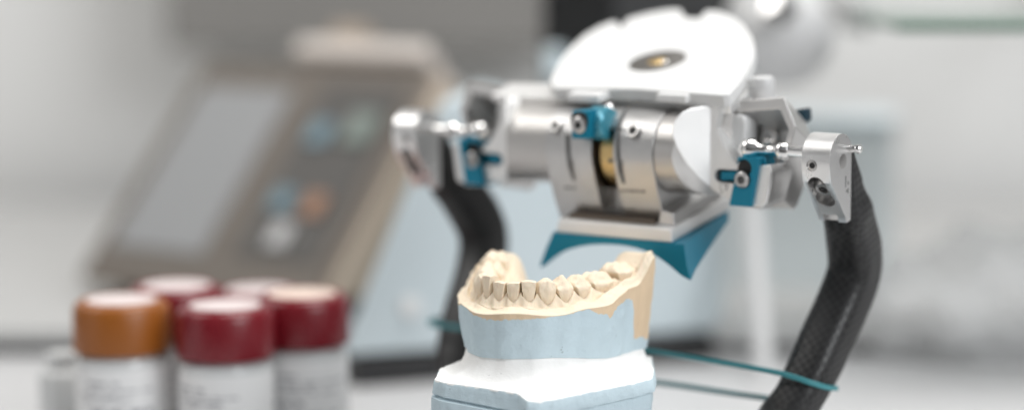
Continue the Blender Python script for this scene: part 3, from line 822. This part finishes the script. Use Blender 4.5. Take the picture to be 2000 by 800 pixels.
# --- mounting base and white plaster neck
ZP = _t = None
_pz = AF.z
zt_ = at(1055, 775, 677).z
def bz(px, py, z): return CFm.z(px, py, z)
front = [bz(846, 741, zt_ + 1.0), bz(866, 747, zt_ + .9), bz(940, 757, zt_ + .5), bz(1012, 768, zt_ + .1), bz(1029, 783, zt_ - 1.5), bz(1052, 784, zt_ - 1.7), bz(1082, 780, zt_ - 1.5), bz(1160, 764, zt_ - .5), bz(1240, 748, zt_ + .4), bz(1276, 738, zt_ + .6), bz(1279, 722, zt_ + .8), bz(1276, 712, zt_ + .6)]
bl, br = front[0], front[-1]
back = [br + Vector((-6, 14, .2)), Vector((22, 46, zt_ + .8)), Vector((-26, 46, zt_ + .8)), bl + Vector((-6, 16, .2)), bl + Vector((-1.0, 3.5, 0))]
pg = front + back
def resample(pg, n):
    L = [0]
    for a, b_ in zip(pg, pg[1:] + pg[:1]): L.append(L[-1] + (b_ - a).length)
    out = []; k = 0
    for i in range(n):
        d = L[-1] * i / n
        while L[k + 1] < d: k += 1
        out.append(pg[k].lerp(pg[(k + 1) % len(pg)], (d - L[k]) / (L[k + 1] - L[k])))
    return out
NR = 360
top = resample(pg, NR)
cen = Vector((0, 18, 0))
def offset(ring, d):
    n = len(ring); out = []
    for i, q in enumerate(ring):
        t = (ring[(i + 2) % n] - ring[i - 2]); t.z = 0; t.normalize(); nn = Vector((t.y, -t.x, 0))
        out.append(q + nn * (d(i) if callable(d) else d))
    return out
# front corner index range splits a chipped left face from a lipped right one
def side(i):
    x = top[i].x
    return sst(front[3].x - .5, front[4].x + .5, x)      # 0 left, 1 right of the chip
rings = [[q - Vector((0, 0, .9)) for q in offset(top, -1.4)]]
for dz, dl, dr in ((-.15, -.25, -.2), (-.6, -.02, .05), (-2.4, .0, .25), (-4.2, .25, .55), (-4.7, -.65, .45), (-5.1, -.5, -.75), (-5.5, .75, -.8), (-7.2, .85, -.7), (-9.5, .65, -.55), (-10.4, .9, -.9), (-14, 1.0, -.8), (-22, 1.2, -.5), (-34, 1.6, 0)):
    rg = offset(top, lambda i: lerp(dl, dr, side(i)))
    for i, q in enumerate(rg):
        sl_ = lerp(-.045 * (q.x - front[0].x), .03 * (q.x - front[6].x), side(i)) if -12 < dz < -3 else 0
        q.z += dz + sl_
        q += Vector((mnoise(q, .3, .3, 3), mnoise(q, .35, .3, 4) + mnoise(q, 1.3, .16, 5), mnoise(q, .9, .18, 6) if dz > -3 else 0))
    rings.append(rg)
for q in rings[-1]: q.z = 14.2
rings.reverse()
MB().rings(rings).build('mounting_base', 'bplast', model, smooth=50)
# neck: from the block's foot, flaring to the rim of the base
foot_ring = [q.copy() for q in rows[-1]]
foot_ring = resample(foot_ring, 720)
def radial(ring, ang):
    d = Vector((math.cos(ang), math.sin(ang), 0)); best = None
    for i in range(len(ring)):
        a, b_ = ring[i] - cen, ring[(i + 1) % len(ring)] - cen
        ca, cb = d.x * a.y - d.y * a.x, d.x * b_.y - d.y * b_.x
        if ca * cb <= 0 and ca != cb:
            t = ca / (ca - cb); q = a.lerp(b_, t)
            if q.x * d.x + q.y * d.y > 0:
                r = math.hypot(q.x, q.y)
                if best is None or r > best[0]: best = (r, q.z)
    return best or (20, 60)
NA = 240
rgs = []
ra = [radial(foot_ring, 2 * math.pi * k / NA) for k in range(NA)]
rb = [radial(top, 2 * math.pi * k / NA) for k in range(NA)]
for j in range(17):
    t = j / 16; ring = []
    for k in range(NA):
        a = 2 * math.pi * k / NA
        r0, z0 = ra[k][0] - .9, ra[k][1] + .9; r1, z1 = max(rb[k][0] - .35 + mn.noise(Vector((k * .35, 3, 1))) * .5, 5), rb[k][1] + .1
        # steep then flat
        f = t ** .9
        if r1 < r0 + 1.0: r = lerp(r0, r1, t); z = lerp(z0, z1, t)
        else:
            r = lerp(r0, r1, f ** 1.25); z = z1 + (z0 - z1) * (1 - f) ** 3.0
        q = cen + Vector((r * math.cos(a), r * math.sin(a), z))
        q.z += (mnoise(q, .16, .4, 7) + mnoise(q, .9, .07, 8)) * math.sin(math.pi * min(1, t * 1.0)) ; q += Vector((math.cos(a), math.sin(a), 0)) * mnoise(q, .3, .15, 2) * math.sin(math.pi * t)
        ring.append(q)
    rgs.append(ring)
rgs.append([q - Vector((0, 0, .55)) + Vector((math.cos(2 * math.pi * k / NA), math.sin(2 * math.pi * k / NA), 0)) * .12 for k, q in enumerate(rgs[-1])])
rgs = [[Vector((q.x, q.y, q.z)) for q in r] for r in rgs]
MB().rings(rgs).build('plaster_neck', 'wplast', model, smooth=60)

# ================================================================== RUBBER BAND round both arms
def bandpt(px, py, y): return AF.y(px, py, y)
BZ0, BZ1 = bandpt(1282, 746, 18).z, bandpt(1508, 775, 20).z
ctl = [(-82, 12, ZC - 72), (-78, 0.6, ZC - 71.5), (-66, -.8, ZC - 71.5), (-40, -.2, ZC - 71), (0, .2, ZC - 71.2), (40, .4, ZC - 72.2), (63, .6, ZC - 73.2), (71, 1.2, ZC - 74.2), (77.0, 3.4, ZC - 76.0), (79.8, 9.4, ZC - 78.2), (78.6, 18.6, ZC - 80.2),
       (73, 21.6, ZC - 81.5), (64, 20.2, BZ1), (20, 18, BZ0), (-20, 19, BZ0 + 1), (-64, 21.5, ZC - 75), (-77, 21.0, ZC - 73)]
P_ = [Vector(p) for p in ctl]; P_ = P_[-2:] + P_ + P_[:2]
pth = spline(P_, 8); pth = pth[16:-17]
band = MB().sweep(pth, lambda i: rrect(.55, .9, .4, 3), closed=True)
bo = band.build('rubber_band', 'rubber', None, smooth=50)
bo.location = art.location; bo.rotation_euler = art.rotation_euler
tag(bo, 'teal rubber band stretched round both black arms of the articulator', 'rubber band')

# ================================================================== BOTTLES
def bottle(px, d, capm, label, ang=0., sticker='sticker'):
    w = at(px, 600, d); fr = Frame(w.x, w.y, ang)
    b = thing('powder_bottle', fr, label, 'bottle', 'capped powder bottles')
    MB().lathe([(15.5, 0), (16.8, .8), (17.2, 2.2), (17.2, 37.5), (16.6, 39.6), (14.2, 40.8), (14.2, 43)], seg=56).build('body', 'bottle', b)
    # paper label wraps most of the way round
    rs = []
    for z in (3.0, 37.0):
        rs.append([Vector((17.35 * math.cos(t), 17.35 * math.sin(t), z)) for t in [R(lerp(-215, 35, k / 44)) for k in range(45)]])
    lb = MB().rings(rs, closed=False, cap0=False, cap1=False).build('label', 'paper', b, fix=False)
    pr = MB(); rn = random.Random(int(px))
    for z, h in ((31, 1.0), (28.6, .7), (26.8, .7), (25.0, .7), (20, 2.0), (16.5, .8), (14.6, .8), (12.8, .8)):
        a0 = rn.uniform(-150, -125)
        for q in range(rn.randint(2, 4)):
            a1 = a0 + rn.uniform(8, 26)
            arcp = [R(lerp(a0, a1, k / 5)) for k in range(6)]
            for r_ in (17.42,):
                v = [Vector((r_ * math.cos(t), r_ * math.sin(t), zz)) for zz in (z, z + h) for t in arcp]
                pr.add(v, [(k, k + 1, 7 + k, 6 + k) for k in range(5)])
            a0 = a1 + rn.uniform(3, 8)
    pr.build('print', 'print', lb, fix=False)
    cp = MB().lathe([(16.9, 41.4), (18.0, 41.9), (18.1, 43), (17.9, 56.4), (17.2, 58.6), (15.8, 59.8), (14.8, 60.2), (14.4, 59.9), (.1, 59.9)], seg=64).build('cap', capm, b, smooth=50)
    MB().lathe([(12.9, 59.8), (12.9, 60.15), (.1, 60.16)], seg=48).build('cap_sticker', sticker, cp)
    return b
bottle(237, 823, 'orange', 'bottle with orange cap and white sticker, leftmost of the bottles', 8)
bottle(440, 811, 'crim', 'red capped bottle in front, between the orange capped one and the jaw model', -6)
bottle(590, 838, 'crim', 'red capped bottle nearest the jaw model, its top sticker tinted peach', 12, 'peach')
bottle(345, 857, 'crim', 'red capped bottle half hidden behind the orange capped bottle', 20)
_rb = bottle(507, 877, 'crim', 'red capped bottle mostly hidden behind the two front red capped bottles', 30)
_rb.scale = (1, 1, .92)
w = at(122, 740, 850)
vial = MB().lathe([(8.5, 0), (9, .5), (9, 26), (8, 28.5), (5.6, 30), (5.6, 34), (6.2, 34.4), (6.2, 36), (.1, 36.2)], seg=32).build('glass_vial', 'bottle')
vial.location = (w.x * MM, w.y * MM, 0); tag(vial, 'small grey glass vial at the left side of the orange capped bottle', 'vial')

# ================================================================== CONTROL UNIT (leaning slab with display and keys)
w = CP + (at(143, 550, 1) - CP) * ((21 - CAMZ) / (at(143, 550, 1) - CP).z)
DF = Frame(w.x, w.y, -35)
dev = thing('control_unit', DF, 'taupe bench control unit with sloping grey display and coloured keys', 'control unit', z=8.2)
dev.scale = (.97, .97, .97)
TAU = R(47)
MB().box(12, 150, 22, 120, 3.5, 13.5).build('foot', 'black', dev)
US = Vector((0, math.cos(TAU), math.sin(TAU))); NS_ = Vector((0, -math.sin(TAU), math.cos(TAU)))
DW, DL, DT = 162.0, 152.0, 76.0
def dp(x, u, w_): return Vector((x, 0, 0)) + US * u + NS_ * w_ + Vector((0, 0, 13))
MB().prism([dp(0, 0, 0), dp(0, DL, 0), dp(0, DL, -DT), dp(0, DT * .95, -DT)], (DW, 0, 0)).build('housing', 'taupe', dev, bevel=6, seg=4)
MB().prism([dp(DW + .2, 5, -1), dp(DW + .2, DL - 5, -1), dp(DW + .2, DL - 5, -DT + 2), dp(DW + .2, DT * .95 + 6, -DT + 2)], (2, 0, 0)).build('side_cover', 'sidecov', dev, bevel=.8)
fp = MB().prism([dp(3, 4, .5), dp(DW - 3, 4, .5), dp(DW - 3, DL - 4, .5), dp(3, DL - 4, .5)], NS_ * 1.2).build('front_panel', 'taupe2', dev, bevel=.6)
MB().prism([dp(13, 24, 1.7), dp(76, 24, 1.7), dp(76, DL - 22, 1.7), dp(13, DL - 22, 1.7)], NS_ * 1.0).build('display', 'lcd', fp, bevel=.4)
kp = MB().prism([dp(96, 26, 1.7), dp(148, 26, 1.7), dp(148, DL - 16, 1.7), dp(96, DL - 16, 1.7)], NS_ * .9).build('keypad', 'keypad', fp, bevel=.4)
for x, u, kx, ku, m_ in ((103, 96, 13, 15, 'kblue'), (125, 98, 17, 20, 'kgreen'), (103, 54, 13, 13, 'kblue'), (125, 52, 12, 14, 'korange'), (114, 32, 12, 15, 'kwhite')):
    MB().prism([dp(x, u, 2.6), dp(x + kx, u, 2.6), dp(x + kx, u + ku, 2.6), dp(x, u + ku, 2.6)], NS_ * 2).build('key', m_, kp, bevel=.8)
MB().prism([dp(62, DL + .2, 6), dp(DW - 12, DL + .2, 6), dp(DW - 12, DL + 13, 6), dp(62, DL + 13, 6)], -NS_ * 40).build('top_cap', 'cream', dev, bevel=4, seg=3)
MB().prism([dp(72, DL + 13.2, -2), dp(96, DL + 13.2, -2), dp(96, DL + 30, -2), dp(72, DL + 30, -2)], -NS_ * 14).build('paper_slot', 'taupe', dev, bevel=2)
MB().prism([dp(30, DT * 1.0, -DT), dp(DW - 30, DT * 1.0, -DT), dp(DW - 30, DL * .8, -DT), dp(30, DL * .8, -DT)], (0, 10, 0)).build('rear_stand', 'taupe', dev)

# ================================================================== PALE BLUE APPLIANCE behind the articulator
a, b_ = table_at(735, 752), table_at(1392, 702)
dx, dy = b_.x - a.x, b_.y - a.y
BF = Frame(a.x, a.y, math.degrees(math.atan2(dy, dx)))
LW = math.hypot(dx, dy)
app = thing('bench_appliance', BF, 'pale blue grey bench appliance on a black base behind the articulator', 'appliance')
fo = [BF.y(x, y, 0) for x, y in ((664, 690), (680, 697), (1380, 650), (1398, 640), (1412, 600), (1412, 330), (1395, 300), (1250, 292), (893, 190), (868, 190), (855, 210))]
MB().prism(fo, (40, 75, 0)).build('housing', 'bluebox', app, bevel=5, seg=4)
zq = BF.y(735, 716, 2).z
MB().box(-10, LW, -1.5, 70, 0.2, BF.y(735, 697, -1).z).build('base', 'black', app, bevel=1)
p = BF.y(801, 598, -.5)
MB().lathe([(4.4, -.5), (4.4, 1.2), (3.8, 1.8), (.1, 2.0)], p, (0, -1, .15), 32).build('button', 'white', app)

# aqua cabinet right of the articulator, and lamp head above it
w = table_at(1668, 612)
AQ = Frame(w.x, w.y, -12)
aq = thing('storage_box', AQ, 'pale aqua storage box standing behind the right carbon arm', 'box')
W0, W1 = AQ.y(1575, 500, 0).x, AQ.y(1738, 500, 0).x
zt2 = AQ.y(1690, 232, 0).z
MB().box(W0 - 40, W1, 0, 60, .2, zt2 - 6).build('body', 'aqua', aq, bevel=4, seg=3)
MB().box(W0 - 41, W1 + 1, -1, 61, zt2 - 6, zt2).build('lid', 'bluebox', aq, bevel=2)

w = at(1530, 320, 1010)
LF = Frame(w.x, w.y, -20)
lp = thing('bench_lamp', LF, 'white rounded lamp head on a slim leaning column behind the right teal lock', 'lamp')
hz = LF.y(1520, 60, 0)
MB().lathe([(.1, -27), (12, -25), (20, -18), (23, -6), (23, 9), (20, 18), (13, 23), (.1, 25)], (hz.x, 0, hz.z), (.5, -.8, -.35), 44).build('lamp_head', 'lamp', lp)
kx = LF.y(1528, 22, -30)
MB().lathe([(.1, -2), (6, -1.5), (8, 1), (7.4, 4), (.1, 6)], kx, (-.1, -.9, .4), 28).build('knob', 'chrome', lp)
cb0 = LF.loc(table_at(1492, 742)); ct = LF.y(1448, 96, 6)
MB().cyl(cb0 + Vector((0, 0, 2.5)), ct, 4.4, 28, .6).build('column', 'lamp', lp)
MB().lathe([(8, 0), (8, 1.6), (7, 2.6), (5, 3), (.1, 3)], cb0 + Vector((0, 0, .2)), (0, 0, 1), 36).build('foot', 'lamp', lp)
MB().cyl(ct - Vector((0, 0, 4)), (hz.x, 2, hz.z), 6.5, 24, .6).build('arm', 'lamp', lp)

# crumpled clear film at the right
w = table_at(1905, 690)
bm = bmesh.new(); bmesh.ops.create_icosphere(bm, subdivisions=5, radius=1)
for v in bm.verts:
    q = v.co.copy(); r = 1 + mn.noise(q * 1.7) * .28 + abs(mn.noise(q * 3.6 + Vector((3, 1, 7)))) * .34
    v.co = Vector((q.x * 46 * r, q.y * 30 * r, max(-.36, q.z * .9 * r) * 42 + 16)) * MM
me = bpy.data.meshes.new('plastic_bag'); bm.to_mesh(me); bm.free()
for p in me.polygons: p.use_smooth = True
me.materials.append(M['bag'])
o = bpy.data.objects.new('plastic_bag', me); col.objects.link(o); o.location = (w.x * MM, w.y * MM, .0006)
tag(o, 'crumpled clear plastic bag lying on the bench at the far right', 'plastic bag')

# dark monitor behind the white plate
w = at(1240, 330, 1080)
MF = Frame(w.x, w.y, 0)
mo = thing('monitor', MF, 'black monitor standing behind the white plate', 'monitor')
x0, x1 = MF.y(1060, 60, 0).x, MF.y(1428, 60, 0).x
z0 = MF.y(1240, 178, 0).z; z1 = z0 + 130
MB().box(x0, x1, 0, 16, z0, z1).build('casing', 'screen', mo, bevel=2)
xm = MF.y(1200, 60, 0).x
MB().box(xm, x1 - 3, -1.4, -.2, z0 + 4, z1 - 4).build('display', 'bezel', mo, bevel=.3)
MB().box((x0 + x1) / 2 - 8, (x0 + x1) / 2 + 8, 16.2, 24, 2, z0 + 60).build('stand', 'bezel', mo, bevel=1)
MB().box((x0 + x1) / 2 - 40, (x0 + x1) / 2 + 40, 2, 56, 0.2, 3).build('foot', 'bezel', mo, bevel=1)
MB().prism([MF.y(1062, 158, -10), MF.y(1106, 158, -10), MF.y(1105, 92, -10), MF.y(1064, 94, -10)], (0, 9.9, 0)).build('hinge_block', 'bluebox', mo, bevel=2)

wy_ = 858
# green glass shelf
w = at(1890, 60, 920)
SF = Frame(w.x, w.y, 0)
xa = SF.y(1752, 50, 0).x
za, zb2 = SF.y(1890, 62, 0).z, SF.y(1890, 44, 0).z
sh = thing('glass_shelf', SF, 'glass shelf with green edge on the wall at upper right', 'shelf', z=0)
MB().box(xa, xa + 260, 0, 120, za, zb2).build('shelf_board', 'glass', sh, bevel=.6)
MB().box(xa + 2, xa + 8, 120.2, wy_ - SF.o.y, za - 6, zb2 + 4).build('shelf_bracket', 'lamp', sh)
MB().box(xa + 200, xa + 206, 120.2, wy_ - SF.o.y, za - 6, zb2 + 4).build('shelf_bracket', 'lamp', sh)

# ================================================================== SETTING
structure(MB().box(-1200, 1200, -400, 820, -20, 0).build('table', 'table', None, bevel=2))
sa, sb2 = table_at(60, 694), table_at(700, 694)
structure(MB().box(-1190, table_at(1000, 694).x + 380, sa.y + 6, 815, .004, 5).build('shadow_gap_strip', 'bezel', None))  # charcoal strip painted in for the shadow gap under the worktop step
structure(MB().box(-1190, table_at(1000, 694).x + 382, sa.y, 817, 5.0, 12).build('worktop_step', 'wpanel', None, bevel=1.5))
wy = 860
structure(MB().box(-1600, 1600, wy, wy + 40, -400, 1600).build('wall', 'wall', None))
# grey cabinet and white cupboard behind
w0, w1 = at(325, 60, 1430), at(1120, 60, 1430)
cb = tag(MB().box(w0.x, w1.x, 740, wy - 1, 120, 900).build('wall_cabinet', 'panel', None, bevel=3), 'dark grey wall cabinet behind the control unit', 'cabinet')

# ================================================================== LIGHT
wd = bpy.data.worlds.new('World'); scene.world = wd; wd.use_nodes = True
nt = wd.node_tree; bg = nt.nodes['Background']
tc = nt.nodes.new('ShaderNodeTexCoord'); sx = nt.nodes.new('ShaderNodeSeparateXYZ'); nt.links.new(tc.outputs['Generated'], sx.inputs[0])
cr = nt.nodes.new('ShaderNodeValToRGB'); mr = nt.nodes.new('ShaderNodeMapRange')
mr.inputs['From Min'].default_value = -1; mr.inputs['From Max'].default_value = 1
nt.links.new(sx.outputs['Z'], mr.inputs['Value']); nt.links.new(mr.outputs['Result'], cr.inputs['Fac'])
e = cr.color_ramp.elements
e[0].position = .30; e[0].color = (.07, .065, .06, 1); e[1].position = .95; e[1].color = (.85, .87, .90, 1)
for pos, c in ((.46, (.13, .125, .12)), (.54, (.40, .40, .40)), (.70, (.70, .71, .72))):
    k = e.new(pos); k.color = (*c, 1)
mx_ = nt.nodes.new('ShaderNodeMapRange'); mx_.inputs['From Min'].default_value = -1; mx_.inputs['From Max'].default_value = 1
mx_.inputs['To Min'].default_value = .40; mx_.inputs['To Max'].default_value = 1.45; nt.links.new(sx.outputs['X'], mx_.inputs['Value'])
vm = nt.nodes.new('ShaderNodeVectorMath'); vm.operation = 'SCALE'; nt.links.new(cr.outputs['Color'], vm.inputs[0]); nt.links.new(mx_.outputs['Result'], vm.inputs['Scale'])
nt.links.new(vm.outputs['Vector'], bg.inputs['Color']); bg.inputs['Strength'].default_value = .34

def area(name, loc, target, size, power, colr=(1, 1, 1), sy=None):
    l = bpy.data.lights.new(name, 'AREA'); l.energy = power; l.color = colr; l.size = size
    if sy: l.shape = 'RECTANGLE'; l.size_y = sy
    o = bpy.data.objects.new(name, l); col.objects.link(o); o.location = loc
    o.rotation_euler = (Vector(target) - Vector(loc)).to_track_quat('-Z', 'Y').to_euler(); return o
area('ceiling_light', (.25, .15, 1.35), (.03, .02, .08), .55, 16, (1, .985, .96), .9)
area('window_light', (.95, -.95, .72), (.03, .0, .08), .7, 14.5, (.96, .98, 1))
area('ear_fill_light', (-1.1, -.38, .24), (0, 0, .12), .6, .9, (1, 1, 1), .7)  # unseen fill added on the left to brighten the metal ears
area('wall_fill_light', (-1.0, .25, 1.2), (-.7, .86, .25), .8, 10.0, (1, .98, .95))  # unseen fill added to lift the brightness of the left wall

# ================================================================== CAMERA
cam = bpy.data.cameras.new('Camera'); co = bpy.data.objects.new('Camera', cam); col.objects.link(co)
co.location = CP * MM; co.rotation_euler = (R(90) - PITCH, 0, 0)
cam.sensor_width = 36; cam.lens = FPX / 2000 * 36; cam.clip_start = .02; cam.clip_end = 20
cam.dof.use_dof = True; cam.dof.focus_distance = .699; cam.dof.aperture_fstop = cam.lens / 28.5; cam.dof.aperture_blades = 0
scene.camera = co
scene.view_settings.view_transform = 'Standard'; scene.view_settings.look = 'None'
scene.view_settings.exposure = 0; scene.view_settings.gamma = 1
scene.cycles.use_denoising = True
scene.cycles.max_bounces = 8; scene.cycles.sample_clamp_indirect = 6
bpy.context.view_layer.update()
